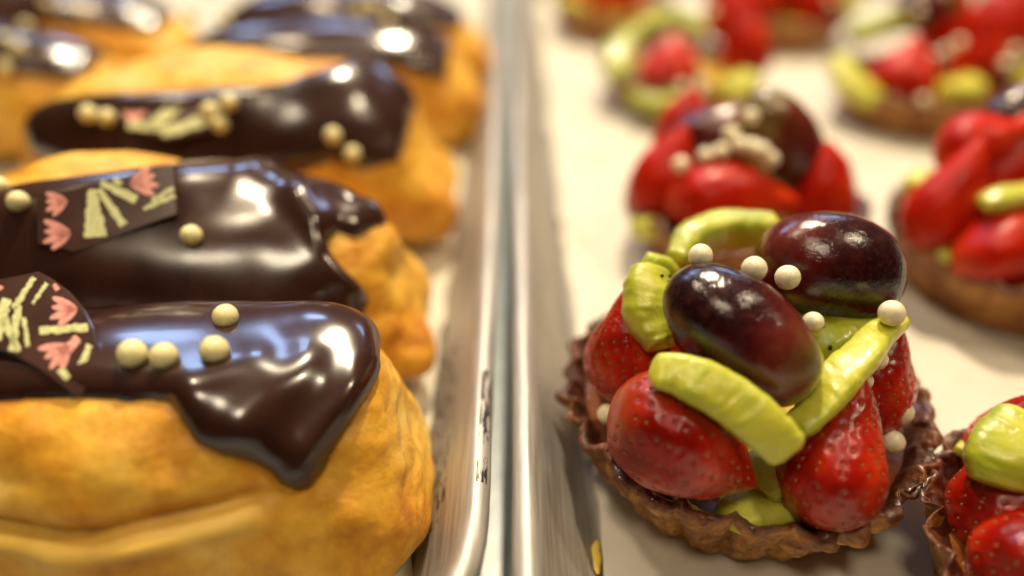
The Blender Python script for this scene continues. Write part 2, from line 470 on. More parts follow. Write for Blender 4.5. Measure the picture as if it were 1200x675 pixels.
def eclair(label, x0, x1, yc, hw, H, seed, poly=None, rearz=3.4, t0=.26, w=.34, group='chocolate eclairs lined up on the left tray',
           tilt=.35, span=1.05, ridges=(), **kw):
    root = empty('chocolate_eclair', ((x0+x1)/2, yc, .23)); tag(root, label, 'eclair', group)
    P, n, cr = eclair_body(x0, x1, yc, hw, H, seed, **kw)
    make('pastry', P, grid_faces(*P.shape[:2]), M['pastry'], root, origin=((x0+x1)/2, yc, 0), attrs={'crease': cr}, weld=True)
    if poly is not None:
        X, Y, Z = project(relax(P, 160 if P.shape[0] > 200 else 12))
        d = poly_sd(X, Y, poly)*Z/FPX
        d = d+.05*vnoise(P, .7, seed+20)
        back = P[..., 2]-rearz+.35*vnoise(P*[1, 0, 0], 1.6, seed+3)
        fr = n@np.array([0, -cp, sp])
        d = np.where(fr < .25, np.minimum(d, back*.9), d)
        d = np.minimum(d, (P[..., 2]-1.0))
    else:
        a = np.arctan2((P[..., 2]-H*.5)/H*hw*2, P[..., 1]-yc)      # 0 = rear, pi/2 = up, pi = front
        rel = np.abs(np.arctan2(np.sin(a-(math.pi/2+tilt)), np.cos(a-(math.pi/2+tilt))))
        d = hw*(span-rel)+.5*vnoise(P*[1, 0, 0], 1.7, seed+3)
        d = np.minimum(d, np.minimum(P[..., 0]-x0-.5, x1-.45-P[..., 0]))
        d = np.minimum(d, (P[..., 2]-H*.62)*1.2)
    ex = 0
    if len(ridges):
        ex = np.zeros(P.shape[:2])
        for (ax, ay, bx, by, am, sg_) in ridges:    # thick folds of glaze
            X, Y, Z = project(P); e = np.array([bx-ax, by-ay], float)
            t = np.clip(((X-ax)*e[0]+(Y-ay)*e[1])/(e@e), 0, 1)
            dd = np.hypot(X-ax-t*e[0], Y-ay-t*e[1])*Z/FPX
            ex = ex+am*np.exp(-(dd/sg_)**2)*(n@np.array([0, -cp, sp]) > -.1)
    Q, keep = choc_coat(P, n, d, t0, w, root, ex, seed)
    return root, P, Q, n, keep
def put_pearls(root, Q, pts, r=.235, m=None):
    nn = grid_normals(Q).reshape(-1, 3)
    for (px, py) in pts:
        p, j = pick(Q, px, py)
        q = nn[j]; v = at(px, py, 1)-np.array([0, 0, CAMZ]); v = v/np.linalg.norm(v)
        Zc = project(p)[2]-r*.60
        pearl(root, at(px, py, Zc), r*random.uniform(.95, 1.05), m)

def rest_plane(Q, pts, lift=.8, nrm=None):
    """tilted plane that lies on the glaze under the given outline"""
    c = np.mean(pts, 0); W = []
    for x, y in pts:
        for k in (1, .55, .1):
            q = (c[0]+(x-c[0])*k, c[1]+(y-c[1])*k)
            try: w_ = pick(Q, *q, 3)[0]
            except ValueError: continue
            X, Y, _ = project(w_)
            if math.hypot(X-q[0], Y-q[1]) < 5: W.append(w_)
    W = np.array(W); m = W.mean(0); n = np.linalg.svd(W-m)[2][2]; n = n*np.sign(n[2])
    if nrm is not None: n = np.array(nrm, float); n = n/np.linalg.norm(n)
    r = (W-m)@n
    return m+n*(r.max()*lift+.10), n
def plaque(root, pts, marks, c0, nrm, thick=.11, curl=0.0):
    """thin printed chocolate piece: outline and brush marks are given as photo pixels and cast on its own tilted plane"""
    nrm = np.asarray(nrm, float); nrm /= np.linalg.norm(nrm); cam = np.array([0, 0, CAMZ])
    def cast(px, py, lift=0):
        d = at(px, py, 1)-cam; t = ((c0+nrm*lift-cam)@nrm)/(d@nrm); p = cam+d*t
        return p
    a, h, w_ = frame((1, 0, 0), nrm)
    e1 = np.array([1., 0, 0]); e1 -= nrm*(e1@nrm); e1 /= np.linalg.norm(e1); e2 = np.cross(nrm, e1)
    def slab(poly, lo, hi, mi):
        b = [cast(x, y) for x, y in poly]
        bev = min(.03, (hi-lo)*.3); cen = np.mean(b, 0)
        r0 = [p+nrm*lo for p in b]; r1 = [p+nrm*(hi-bev) for p in b]
        r2 = [p+(cen-p)/max(np.linalg.norm(cen-p), 1e-6)*bev+nrm*hi for p in b]
        k = len(b); V = np.array(r0+r1+r2)
        F = [(i, (i+1) % k, k+(i+1) % k, k+i) for i in range(k)]+[(k+i, k+(i+1) % k, 2*k+(i+1) % k, 2*k+i) for i in range(k)]
        F += [tuple(range(2*k, 3*k)), tuple(range(k))[::-1]]
        return (V, F, mi)
    parts = [slab(pts, -thick, 0, 0)]
    for mi, poly in marks:
        parts.append(slab(poly, -.01, .004, mi))
    V, F, mm = merge(parts)
    return make('printed_chocolate_plaque', V, F, [M['plaque'], M['pink'], M['green']], root, origin=c0, midx=mm, smoothf=False)
def stroke(a, b, w0, w1, rag=.8, n=12, sd=0):
    """ragged brush stroke outline from a to b"""
    r = random.Random(sd); a = np.array(a, float); b = np.array(b, float); e = (b-a)/np.linalg.norm(b-a); q = np.array([-e[1], e[0]])
    L1, L2 = [], []
    for k in range(n+1):
        t = k/n; w = (w0+(w1-w0)*t)/2; p = a+(b-a)*t
        L1.append(tuple(p+q*(w+r.uniform(-rag, rag)*.5))); L2.append(tuple(p-q*(w+r.uniform(-rag, rag)*.5)))
    return L1+L2[::-1]
def tulip(cx, cy, r, ang, sd=0):
    """brush-printed tulip head: four pointed petals fanned out from the stem end"""
    rr = random.Random(sd); out = []
    for k, da in enumerate((-34, -12, 11, 33)):
        a = R(ang+da); L_ = r*(1.0+rr.uniform(-.12, .12)); w = r*.27; e = (math.cos(a), math.sin(a)); q = (-e[1], e[0])
        bx, by = cx-math.cos(R(ang))*r*.9, cy-math.sin(R(ang))*r*.9
        P_ = []
        for t, f in ((0, .25), (.15, .7), (.4, 1), (.7, 1.0), (.92, .6), (1, .12)): P_.append((bx+e[0]*t*2*L_*.92+q[0]*w*f*rr.uniform(.9, 1.1), by+e[1]*t*2*L_*.92+q[1]*w*f))
        for t, f in ((1, .12), (.92, .5), (.7, .9), (.4, 1), (.15, .7), (0, .25)): P_.append((bx+e[0]*t*2*L_*.92-q[0]*w*f, by+e[1]*t*2*L_*.92-q[1]*w*f*rr.uniform(.9, 1.1)))
        out.append((1, P_))
    return out
def blotch(cx, cy, rx, ry, ang=0, sd=0, rag=.10, n=26):
    r = random.Random(sd); out = []
    for k in range(n):
        a = 2*math.pi*k/n; s = 1+r.uniform(-rag, rag)
        x, y = rx*s*math.cos(a), ry*s*math.sin(a); c, q = math.cos(R(ang)), math.sin(R(ang))
        out.append((cx+x*c-y*q, cy+x*q+y*c))
    return out

# front eclair
poly1 = [(-400, 250), (-400, 466), (0, 470), (60, 466), (130, 468), (180, 471), (200, 476), (214, 496), (232, 520), (262, 536), (296, 545), (318, 552), (328, 566),
         (345, 574), (364, 570), (376, 552), (384, 532), (396, 516), (412, 498), (428, 468), (441, 438), (442, 400), (440, 340), (420, 250)]
r1, P1, Q1, n1, k1 = eclair('golden eclair nearest the front, smooth chocolate cap with four pearls and rounded printed plaque',
    -14.4, -1.9, 10.35, 2.75, 5.0, 11, poly=poly1, rearz=3.6, t0=.25, w=.48, nu=300, nv=260, shear=.22, p=3.8,
    bumps=[(-2.6, 8.2, 1.6, .35, 1.3), (-3.2, 8.6, 3.6, -.25, .9), (-7, 7.8, 3.2, .25, 1.6)], crease=[(-12.5, -3.6, 3.2, 3.6, .32, .17)],
    ridges=[(355, 440, 285, 500, .20, .34), (300, 440, 215, 474, .16, .34), (410, 470, 360, 520, .14, .35), (352, 530, 352, 562, .10, .3), (385, 362, 428, 430, .24, .75)])
put_pearls(r1, Q1, [(155, 414), (192, 417), (251, 410), (264, 371)], .245)
pl1 = [(44, 317), (62, 327), (82, 342), (98, 361), (109, 383), (115, 405), (116, 425), (110, 445), (97, 461), (88, 463), (70, 450), (45, 432), (20, 418), (0, 410), (-60, 395), (-90, 370), (-80, 345), (-40, 332), (0, 326), (22, 322)]
plaque(r1, pl1, [(2, stroke((40, 325), (16, 362), 6, 8, 2, sd=1)), (2, stroke((55, 332), (38, 356), 5, 4, 2, sd=2)), (2, stroke((8, 350), (-6, 398), 12, 16, 3, sd=3)),
        (2, stroke((22, 358), (14, 412), 10, 7, 3, sd=4)), (2, stroke((4, 372), (22, 412), 10, 6, 3, sd=41)), (2, stroke((28, 372), (33, 406), 6, 5, 2, sd=42)),
        (2, stroke((46, 388), (103, 383), 8, 10, 2.5, sd=5)), (2, stroke((105, 404), (88, 445), 7, 9, 2, sd=6)), (2, stroke((70, 432), (80, 444), 10, 8, 2, sd=61)),
        *tulip(75, 364, 17, 172, 7), *tulip(68, 415, 18, 140, 8), (1, stroke((76, 412), (92, 396), 13, 10, 2, sd=9)), (1, stroke((63, 333), (68, 340), 5, 6, 1, sd=10)),
        (1, blotch(-6, 338, 10, 4, -10, 11))],
       *rest_plane(Q1, [p for p in pl1 if p[0] > -5], .7, (.08, -.5, 1)))

# second eclair: the glaze breaks into two tongues over its right end
poly2 = [(-400, 250), (-200, 238), (0, 221), (100, 208), (200, 196), (240, 188), (256, 178), (300, 168), (345, 178), (352, 200), (380, 208), (420, 214), (446, 227), (466, 243), (461, 262),
         (436, 269), (415, 277), (396, 272), (383, 283), (387, 300), (404, 318), (420, 332), (430, 352), (424, 372), (404, 384), (300, 400), (-400, 400)]
r2, P2, Q2, n2, k2 = eclair('second eclair from the front, dark glaze in two tongues, angular tulip plaque and lone pearl',
    -15.5, -2.55, 15.6, 2.7, 5.25, 23, poly=poly2, rearz=4.4, t0=.26, w=.44, nu=280, nv=240, shear=.30,
    bumps=[(-2.2, 14.3, 1.5, 1.15, .85), (-3.0, 16.8, 2.0, .5, 1.0), (-2.8, 15.8, 4.4, .45, .9), (-10.2, 17.5, 4.8, 1.0, 2.6)],
    ridges=[(205, 225, 300, 215, .22, .35), (300, 215, 350, 240, .22, .35), (350, 245, 415, 330, .26, .30), (260, 190, 340, 200, .12, .3), (380, 225, 450, 248, .2, .3)])
put_pearls(r2, Q2, [(224, 276), (21, 236), (-2, 218)], .235)
pl2 = [(40, 232), (150, 205), (205, 193), (207, 222), (208, 250), (140, 276), (85, 296), (62, 289), (43, 285), (42, 258)]
plaque(r2, pl2, [(2, stroke((108, 222), (112, 278), 10, 28, 3, sd=1)), (2, stroke((116, 222), (145, 264), 7, 10, 2, sd=2)), (2, stroke((118, 214), (160, 234), 7, 11, 2, sd=3)),
        (2, stroke((168, 245), (205, 229), 5, 5, 2, sd=4)), (2, stroke((178, 236), (203, 220), 4, 6, 2, sd=5)), (2, stroke((133, 210), (142, 216), 6, 6, 2, sd=51)),
        *tulip(168, 213, 17, -8, 6), *tulip(66, 238, 14, 165, 7),
        *tulip(67, 275, 17, 172, 8)],
       *rest_plane(Q2, pl2, .6, (.14, -.95, 1)))

# third eclair
poly3 = [(28, 150), (38, 128), (70, 117), (120, 112), (230, 106), (330, 98), (395, 80), (420, 62), (450, 52), (480, 65), (490, 110), (476, 155), (466, 190), (430, 196), (390, 190), (300, 215), (100, 200), (40, 180)]
r3, P3, Q3, n3, k3 = eclair('blurred third eclair from the front, two pearls low on its blunt chocolate end',
    -15.6, -2.6, 22.4, 2.9, 6.2, 37, poly=poly3, rearz=5.9, t0=.25, w=.4, shear=.28, yaw=2,
    bumps=[(-2.0, 21.0, 1.6, 1.3, 1.2), (-2.2, 24.0, 1.8, .8, 1.2), (-4.5, 24, 5.6, .5, 1.6), (-9, 24.5, 5.4, .5, 2.5)])
put_pearls(r3, Q3, [(390, 159), (413, 180), (103, 133), (125, 137), (258, 146), (268, 120), (246, 130)], .25)
pl3 = [(135, 128), (200, 114), (265, 110), (285, 120), (262, 148), (200, 162), (150, 150)]
plaque(r3, pl3, [(1, blotch(157, 132, 13, 9, 0, 2)), (1, blotch(236, 121, 13, 8, 0, 3)), (2, stroke((175, 150), (215, 116), 12, 14, 3, sd=3)), (2, stroke((190, 155), (250, 138), 12, 12, 3, sd=4)), (2, stroke((150, 146), (195, 150), 8, 8, 3, sd=5))],
       *rest_plane(Q3, pl3, .7, (.05, -.7, 1)))

# rows behind
LB = [('fourth eclair from the front beside the tray rim, blurred with blue-white glints', -14.2, -2.2, 31.2, 51, 1.5),
      ('fifth eclair from the front beside the tray rim, at the top edge of the photo', -14.4, -2.0, 37.5, 61, -1),
      ('blurred eclair of the far left row, its pearled end left of the third eclair', -29.5, -16.6, 30.5, 71, -3),
      ('blurred eclair in the upper left corner, rearmost of the far left row', -29.8, -16.6, 37.5, 81, 2)]
pts = [[(225, 18), (262, 22), (455, 25), (438, 8), (420, 14)], [(330, -14), (250, -12)], [(6, 45), (22, 55), (5, 78), (30, 30)], [(55, 4), (100, 14)]]
for (lab, xa, xb, yy, sd, yw), pp in zip(LB, pts):
    root, Pn, Qn, nn_, kn = eclair(lab, xa, xb, yy, 2.9, 5.2, sd, nu=80, nv=70, yaw=yw, tilt=.10, span=.80, shear=.28,
        bumps=[(xb, yy-.8, 1.6, .9, 1.5), (xb-.3, yy+1.2, 2.2, .6, 1.4)])
    put_pearls(root, Qn, pp, .25)

# ------------------------------------------------------------------ fruit
def strawberry(parent, c, axis, Ln, Rad, seed, fine=True, flat=0.0, name='strawberry', hint=(0, 0, 1)):
    """halved berry; axis points to its tip. flat>0 squashes the side along -hint"""
    nu, nv = (130, 170) if fine else (26, 34)
    a, h, w = frame(axis, hint)
    t = np.linspace(0, 1, nu)[:, None]; th = np.linspace(0, 2*math.pi, nv, endpoint=False)[None]
    def prof(t):           # t 0 = tip, 1 = shoulder end
        return np.power(np.clip(np.sin(np.pi*np.power(t, 1.45)*.985+.0), 0, 1), .55 if fine else .52)*(1-.10*(1-t))
    tt = .5-.5*np.cos(np.pi*t)
    r = Rad*prof(tt)*(1+.03*np.cos(3*th+seed)+.04*np.cos(2*th+seed*2)); r = np.where(tt >= 1, 0, r)
    x = Ln*(.5-tt)
    cy, cz = r*np.cos(th), r*np.sin(th)
    if flat: cz = np.where(cz < 0, cz*flat, cz)
    P = c+x[..., None]*a+cy[..., None]*w+cz[..., None]*h
    P = P+grid_normals(P)*(.11*np.clip(4*(tt-.02), 0, 1)*fbm(P, 1.3, seed, 2))[..., None]*min(1, Rad)
    parts = []
    pale = np.clip((tt-.80)/.2, 0, 1)**1.5*np.ones_like(th)*.35
    if fine:
        n = grid_normals(P); n_s = 190; disp = np.zeros(P.shape[:2]); sv = []
        for k in range(n_s):
            ft = (k+.5)/n_s; tk = .07+.87*ft**.85; ang = k*2.39996+.12*math.sin(k*3.1)
            i = int(np.clip(math.acos(1-2*tk)/math.pi*(nu-1), 0, nu-1)); j = int((ang/(2*math.pi) % 1)*nv) % nv
            p = P[i, j]; d2 = ((P-p)**2).sum(-1)
            disp -= .032*np.exp(-d2/.058**2); sv.append((i, j, p.copy(), n[i, j].copy()))
        disp += .012
        P = P+n*disp[..., None]
        parts.append((P, grid_faces(nu, nv), 0))
        for i, j, p, q in sv:
            V, F = sphere((0, 0, 0), 1, 4, 6)
            T, b1, b2 = frame(a, q)
            V = p-q*.012+V[:, :1]*T*.044+V[:, 1:2]*b2*.027+V[:, 2:]*q*.024
            parts.append((V, F, 1))
    else: parts.append((P, grid_faces(nu, nv), 0))
    V, F, mm = merge(parts)
    at_ = np.zeros(len(V)); at_[:pale.size] = pale.ravel()
    return make(name, V, F, [M['berry' if fine else 'berry2'], M['seed']], parent, origin=c, attrs={'pale': at_}, midx=mm, weld=False)
def grape(parent, c, axis, half, rad, seed, fine=True, green=1.0):
    nu, nv = (70, 80) if fine else (20, 24)
    a, h, w = frame(axis)
    ph = np.linspace(0, math.pi, nu)[:, None]; th = np.linspace(0, 2*math.pi, nv, endpoint=False)[None]
    r = rad*np.sin(ph)**.88; x = half*np.cos(ph)
    P = c+(x*np.ones_like(th))[..., None]*a+(r*np.cos(th))[..., None]*w+(r*np.sin(th))[..., None]*h
    P = P+grid_normals(P)*(.05*fbm(P, 1.3, seed, 2))[..., None]
    al = (.5+.5*np.cos(ph))*np.ones_like(th)*green+(0 if fine else .28)
    return make('grape', P, grid_faces(nu, nv), M['grape'], parent, origin=c, attrs={'along': al}, weld=False)
def kiwi(parent, path, w, h, seed, green=.2, fine=True, ribs=0, hint=(0, 0, 1), seeds=0, taper=(.75, .75), gside=0):
    """peeled kiwi wedge: rounded-box section swept along a curved path; w across, h along hint"""
    pts = np.array(path, float); n0 = len(pts)
    nu, nv = (220, 56) if fine else (26, 20)
    # Catmull-Rom resample
    ext = np.vstack([2*pts[0]-pts[1], pts, 2*pts[-1]-pts[-2]]); C_ = []
    for u in np.linspace(0, n0-1-1e-6, nu):
        i = int(u); f = u-i; p = ext[i:i+4]
        C_.append(.5*((2*p[1])+(-p[0]+p[2])*f+(2*p[0]-5*p[1]+4*p[2]-p[3])*f*f+(-p[0]+3*p[1]-3*p[2]+p[3])*f**3))
    C_ = np.array(C_); T = np.gradient(C_, axis=0); T /= np.linalg.norm(T, axis=1, keepdims=True)
    H_ = np.asarray(hint, float); H_ = H_-T*(T@H_)[:, None]; H_ /= np.linalg.norm(H_, axis=1, keepdims=True); W_ = np.cross(T, H_)
    u = np.linspace(0, 1, nu); e = np.minimum(1, np.minimum(u/.08, (1-u)/.08)); e = np.sqrt(np.clip(1-(1-e)**2, 0, 1))
    tp = (1-(1-taper[0])*(1-smooth(u, 0, .45))-(1-taper[1])*smooth(u, .55, 1))*e
    th = np.linspace(0, 2*math.pi, nv, endpoint=False)[None]
    sg = lambda a, k: np.sign(a)*np.abs(a)**k
    cw = sg(np.cos(th), .62)*w/2*tp[:, None]; ch = sg(np.sin(th), .62)*h/2*tp[:, None]
    if ribs: ch = ch*(1+.014*np.sin(u[:, None]*ribs*2*math.pi)); cw = cw*(1+.012*np.sin(u[:, None]*ribs*2*math.pi+1))
    P = C_[:, None]+cw[..., None]*W_[:, None]+ch[..., None]*H_[:, None]
    P = P+grid_normals(P)*(.045*fbm(P, .8, seed, 3))[..., None]
    gg = np.clip(green+.35*vnoise(P, .8, seed+3)+gside*np.cos(th)*.5, 0, 1)
    ln = np.linalg.norm(np.diff(C_, axis=0), axis=1).sum()
    uu = u[:, None]*ln+.12*np.cos(th)*np.ones((nu, 1)); fb = vnoise(np.stack([uu*11, np.cos(th)*1.3+0*uu, np.sin(th)*.8+seed+0*uu], -1), 1, seed)
    if fine: P = P+grid_normals(P)*(.010*fb)[..., None]
    gg = np.clip(gg+.28*fb-.25*np.exp(-((np.cos(th)-.1)/.35)**2)*(.6+.4*np.sin(uu*2)), 0, 1)
    parts = [(P, grid_faces(nu, nv), 0)]
    rr = random.Random(seed)
    nk = grid_normals(P); vd = np.array([0, 0, CAMZ])-P; vd /= np.linalg.norm(vd, axis=-1, keepdims=True)
    side = ((P-P.mean(1, keepdims=True))*np.array([1, 0, .2])).sum(-1); fa = (nk*vd).sum(-1)
    cand = np.argwhere((fa > .3) & (side > .45*side.max(1, keepdims=True)) & (u[:, None] > .12) & (u[:, None] < .9))
    for k in range(seeds if len(cand) else 0):
        i, j = cand[rr.randrange(len(cand))]
        V, F = sphere((0, 0, 0), 1, 5, 6); q = P[i, j]
        V = q+V[:, :1]*.075*H_[i]+V[:, 1:2]*.04*T[i]+V[:, 2:]*.04*W_[i]
        parts.append((V, F, 1))
    V, F, mm = merge(parts); a_ = np.zeros(len(V)); a_[:gg.size] = gg.ravel()
    return make('kiwi_slice', V, F, [M['kiwi'], M['kseed']], parent, origin=pts.mean(0), attrs={'green': a_}, midx=mm, weld=False)
def tart(label, cx, cy, seed, fine=True, r=4.0, cut=0):
    root = empty('fruit_tart', (cx, cy, .25)); tag(root, label, 'fruit tart', 'fruit tarts set out on the right tray')
    nf = 27; nv = nf*(22 if fine else 8)
    k = r/4.0
    prof = [(0, .25, 0, 1), (2.6, .25, 0, 1), (2.98, .25, .2, 1), (3.08, .35, .6, 1), (3.25, .75, .9, 1), (3.45, 1.2, 1, 1), (3.62, 1.55, 1.05, 1), (3.78, 1.85, 1.1, 1), (3.86, 2.02, 1.1, .9), (3.88, 2.12, 1.05, .5),
            (3.84, 2.17, 1.0, .3), (3.76, 2.14, .9, .1), (3.67, 2.03, .7, 0), (3.56, 1.88, .45, 0), (3.42, 1.72, .25, 0), (3.22, 1.5, .1, 0), (2.9, 1.3, 0, 0), (1.5, 1.2, 0, 0), (0, 1.2, 0, 0)]
    if fine:
        q = []
        for a, b in zip(prof, prof[1:]):
            m_ = 5 if a[0] > 2.7 and b[0] > 2.7 else 1
            for s in range(m_): q.append(tuple(a[i]+(b[i]-a[i])*s/m_ for i in range(4)))
        prof = q+[prof[-1]]
    th = np.linspace(0, 2*math.pi, nv, endpoint=False)
    fl = 1-2*np.abs(np.sin(th*nf/2+.35*np.sin(th*3+seed)+.25*np.sin(th*7+seed)))**.8           # pleats
    am_ = vnoise(np.stack([np.cos(th)*5, np.sin(th)*5, 0*th+seed], -1), 1, seed+2); fl = fl*(.85+.75*am_)
    P = np.zeros((len(prof), nv, 3)); ed = np.zeros((len(prof), nv))
    for i, (pr, pz, fa, eg) in enumerate(prof):
        rr = pr*k-fa*(.17 if fine else .11)*fl
        P[i, :, 0] = cx+rr*np.cos(th); P[i, :, 1] = cy+rr*np.sin(th); P[i, :, 2] = pz; ed[i] = eg
    n = grid_normals(P); hot = np.array([p[2] for p in prof])[:, None]
    # irregular hand-pressed rim
    P[..., 2] += hot*(P[..., 2] > 1.2)*(.13*vnoise(np.stack([np.cos(th)*3, np.sin(th)*3, th*0+seed], -1), .8, seed)[None]+.10*fl[None]*smooth(P[..., 2], 1.4, 2.1))
    P = P+n*(hot*(.10*fbm(P, .8, seed, 3)+.055*fbm(P, .24, seed+4, 3)))[..., None]
    make('tart_shell', P, grid_faces(len(prof), nv), M['shell'], root, origin=(cx, cy, .25), attrs={'edge': ed}, weld=True)
    # custard with glaze pooled against the shell
    nu2, nv2 = (60, 120) if fine else (16, 40)
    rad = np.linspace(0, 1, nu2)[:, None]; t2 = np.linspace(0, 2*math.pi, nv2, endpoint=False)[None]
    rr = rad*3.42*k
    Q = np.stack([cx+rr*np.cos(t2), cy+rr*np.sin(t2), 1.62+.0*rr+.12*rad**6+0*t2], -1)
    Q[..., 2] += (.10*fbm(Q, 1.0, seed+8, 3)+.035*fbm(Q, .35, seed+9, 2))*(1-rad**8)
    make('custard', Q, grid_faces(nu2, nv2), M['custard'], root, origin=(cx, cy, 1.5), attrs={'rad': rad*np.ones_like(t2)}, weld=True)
    return root

def A(px, py, Z): return at(px, py, Z)
# main tart
T1 = tart('sharp in-focus fruit tart with two dark grapes, kiwi crescents and halved strawberries', 5.12, 12.45, 3, r=4.02)
strawberry(T1, A(804, 518, 13.75), (2.3, -1.0, -1.1), 3.0, 1.20, 5)
strawberry(T1, A(980, 528, 13.8), (.70, 1.0, 1.85), 2.9, 1.10, 8)
strawberry(T1, A(738, 408, 15.4), (-.1, .7, 2.0), 2.7, .95, 12)
strawberry(T1, A(1024, 445, 15.4), (.4, .6, 2.0), 2.8, .95, 14)
strawberry(T1, (5.2, 13.9, 3.0), (.2, -.4, 2), 3.0, 1.2, 16)
strawberry(T1, (3.2, 13.3, 2.8), (.6, -.4, 2), 2.8, 1.1, 17, fine=False)
grape(T1, A(866, 391, 13.6), (2.6, -1.6, -1.5), 1.60, 1.0, 3)
grape(T1, A(972, 313, 15.3), (-2.9, .5, .75), 1.50, 1.15, 6, green=.72)
kiwi(T1, [A(762, 434, 13.0), A(800, 440, 12.85), A(850, 464, 12.65), A(895, 500, 12.5), A(928, 534, 12.55)], .86, .50, 4, .22, taper=(.75, .95), hint=(-.5, -.45, .8))
kiwi(T1, [A(762, 310, 15.1), A(760, 340, 14.9), A(768, 375, 14.7), A(785, 405, 14.5)], 1.15, .8, 9, .55, ribs=4, hint=(.3, -.8, .5), seeds=16, taper=(.7, .8), gside=.0)
kiwi(T1, [A(758, 305, 15.2), A(775, 313, 15.5), A(795, 328, 15.9)], .5, .5, 19, .5, taper=(.8, .8))
kiwi(T1, [A(930, 505, 13.3), A(955, 478, 13.3), A(990, 435, 13.5), A(1025, 398, 13.9), A(1058, 371, 14.4)], .74, .42, 13, .28, taper=(.8, .62), hint=(-.6, -.3, .75))
kiwi(T1, [A(788, 312, 16.4), A(812, 282, 16.9), A(855, 268, 17.2), A(915, 270, 17.2)], .8, .9, 15, .45, taper=(.7, .9))
kiwi(T1, [A(925, 410, 15.0), A(965, 400, 15.2), A(1010, 375, 15.5)], 1.6, 1.3, 18, .85, seeds=5)
kiwi(T1, [ath(845, 585, 1.75), ath(880, 598, 1.8), ath(932, 592, 1.75)], 1.0, .6, 21, .0)
kiwi(T1, [ath(884, 572, 2.1), ath(900, 556, 2.3), ath(918, 540, 2.6)], 1.2, .6, 22, .05)
for (x, y, Z, rr) in ((821, 300, 13.9, .235), (884, 315, 13.6, .235), (923, 325, 13.9, .235), (953, 378, 14.2, .21), (1045, 367, 13.85, .245), (1027, 421, 14.0, .21), (1011, 446, 14.1, .19),
                      (1056, 483, 15.0, .25), (1046, 518, 14.9, .24), (1059, 455, 15.7, .25), (712, 486, 15.3, .22), (1036, 470, 15.2, .21), (961, 590, 14.2, .0)):
    if rr: pearl(T1, A(x, y, Z), rr, M['cream'])

def far_tart(label, cx, cy, seed, items, fine=False):
    t = tart(label, cx, cy, seed, fine=fine)
    for it in items:
        k = it[0]
        if k == 's': strawberry(t, A(*it[1]), it[2], it[3], it[4], seed+len(t.children), fine=fine)
        elif k == 'g': grape(t, A(*it[1]), it[2], it[3], it[4], seed+len(t.children), fine=fine, green=.75)
        elif k == 'k': kiwi(t, [A(*q) for q in it[1]], it[2], it[3], seed+len(t.children), it[4], fine=fine, seeds=it[5] if len(it) > 5 else 0)
        elif k == 'p':
            for q in it[1]: pearl(t, A(*q), .25, M['cream'])
    return t
far_tart('blurred fruit tart straight behind the sharp one, heaped strawberries under a cluster of pearls', 7.7, 21.9, 33, [
    ('s', (858, 236, 22.6), (1, -.2, .1), 3.9, 1.30), ('s', (782, 205, 23.6), (.5, .3, 2), 3.4, 1.15), ('s', (963, 222, 23.4), (-.1, .2, 2), 3.2, 1.1),
    ('s', (800, 150, 25), (.5, .3, 2), 2.8, 1.0), ('s', (900, 170, 26), (.5, .3, 2), 2.8, 1.3),
    ('g', (840, 160, 23.6), (2, -.4, .6), 1.7, 1.05), ('g', (918, 165, 23.4), (-1.2, .2, 1.5), 1.9, 1.1), ('k', [(745, 262, 23.6), (760, 268, 23.2), (775, 270, 23)], .8, .7, .0),
    ('p', [(798, 193, 22.2), (827, 183, 22.3), (857, 157, 22.3), (880, 137, 22.4), (881, 172, 22.0), (903, 187, 21.9), (868, 170, 22.0), (893, 176, 21.7), (845, 178, 22.1), (905, 110, 23.8)])])
far_tart('blurred fruit tart cut off by the right edge, strawberries with one green kiwi strip', 15.6, 19.5, 44, [
    ('s', (1112, 232, 21.4), (.6, .3, 2), 3.6, 1.15), ('s', (1190, 285, 20.5), (1, 0, .6), 3.4, 1.2), ('s', (1240, 250, 21), (1, 0, .6), 3.4, 1.2), ('s', (1180, 190, 22.5), (.3, .3, 2), 3.4, 1.5),
    ('s', (1150, 165, 21.9), (1.5, -.4, .8), 2.6, .95), ('g', (1205, 130, 22.5), (2, .4, .5), 1.5, .9), ('k', [(1148, 240, 20.2), (1175, 233, 20.2), (1215, 224, 20.2)], .8, .6, .35),
    ('k', [(1072, 230, 22), (1078, 222, 22.2), (1088, 208, 22.5)], 1.1, 1.0, .0), ('k', [(1095, 296, 21.2), (1120, 305, 21), (1150, 312, 21)], .8, .6, .0)])
far_tart('blurred fruit tart near the top by the tray rim, ring of kiwi round one strawberry', 8.3, 36.5, 55, [
    ('s', (785, 78, 34.5), (.2, .3, 1), 3.0, 1.5), ('s', (872, 45, 35.5), (-.6, .3, 2), 4.2, 1.2), ('s', (850, 10, 37.5), (-.6, .3, 2), 3.2, 1.2),
    ('k', [(728, 95, 34.5), (724, 62, 35.5), (748, 34, 36.5)], 1.5, 1.0, .9), ('k', [(748, 34, 36.4), (790, 22, 37), (826, 40, 36.4)], 1.4, 1.0, .9), ('k', [(735, 112, 34), (775, 122, 33.4), (815, 112, 33.4)], 1.0, .8, .8),
    ('k', [(842, 98, 33.6), (865, 104, 33.6), (880, 90, 34)], 1.6, 1.2, .0), ('p', [(800, 102, 33), (822, 96, 33), (835, 14, 36), (820, 108, 33)])])
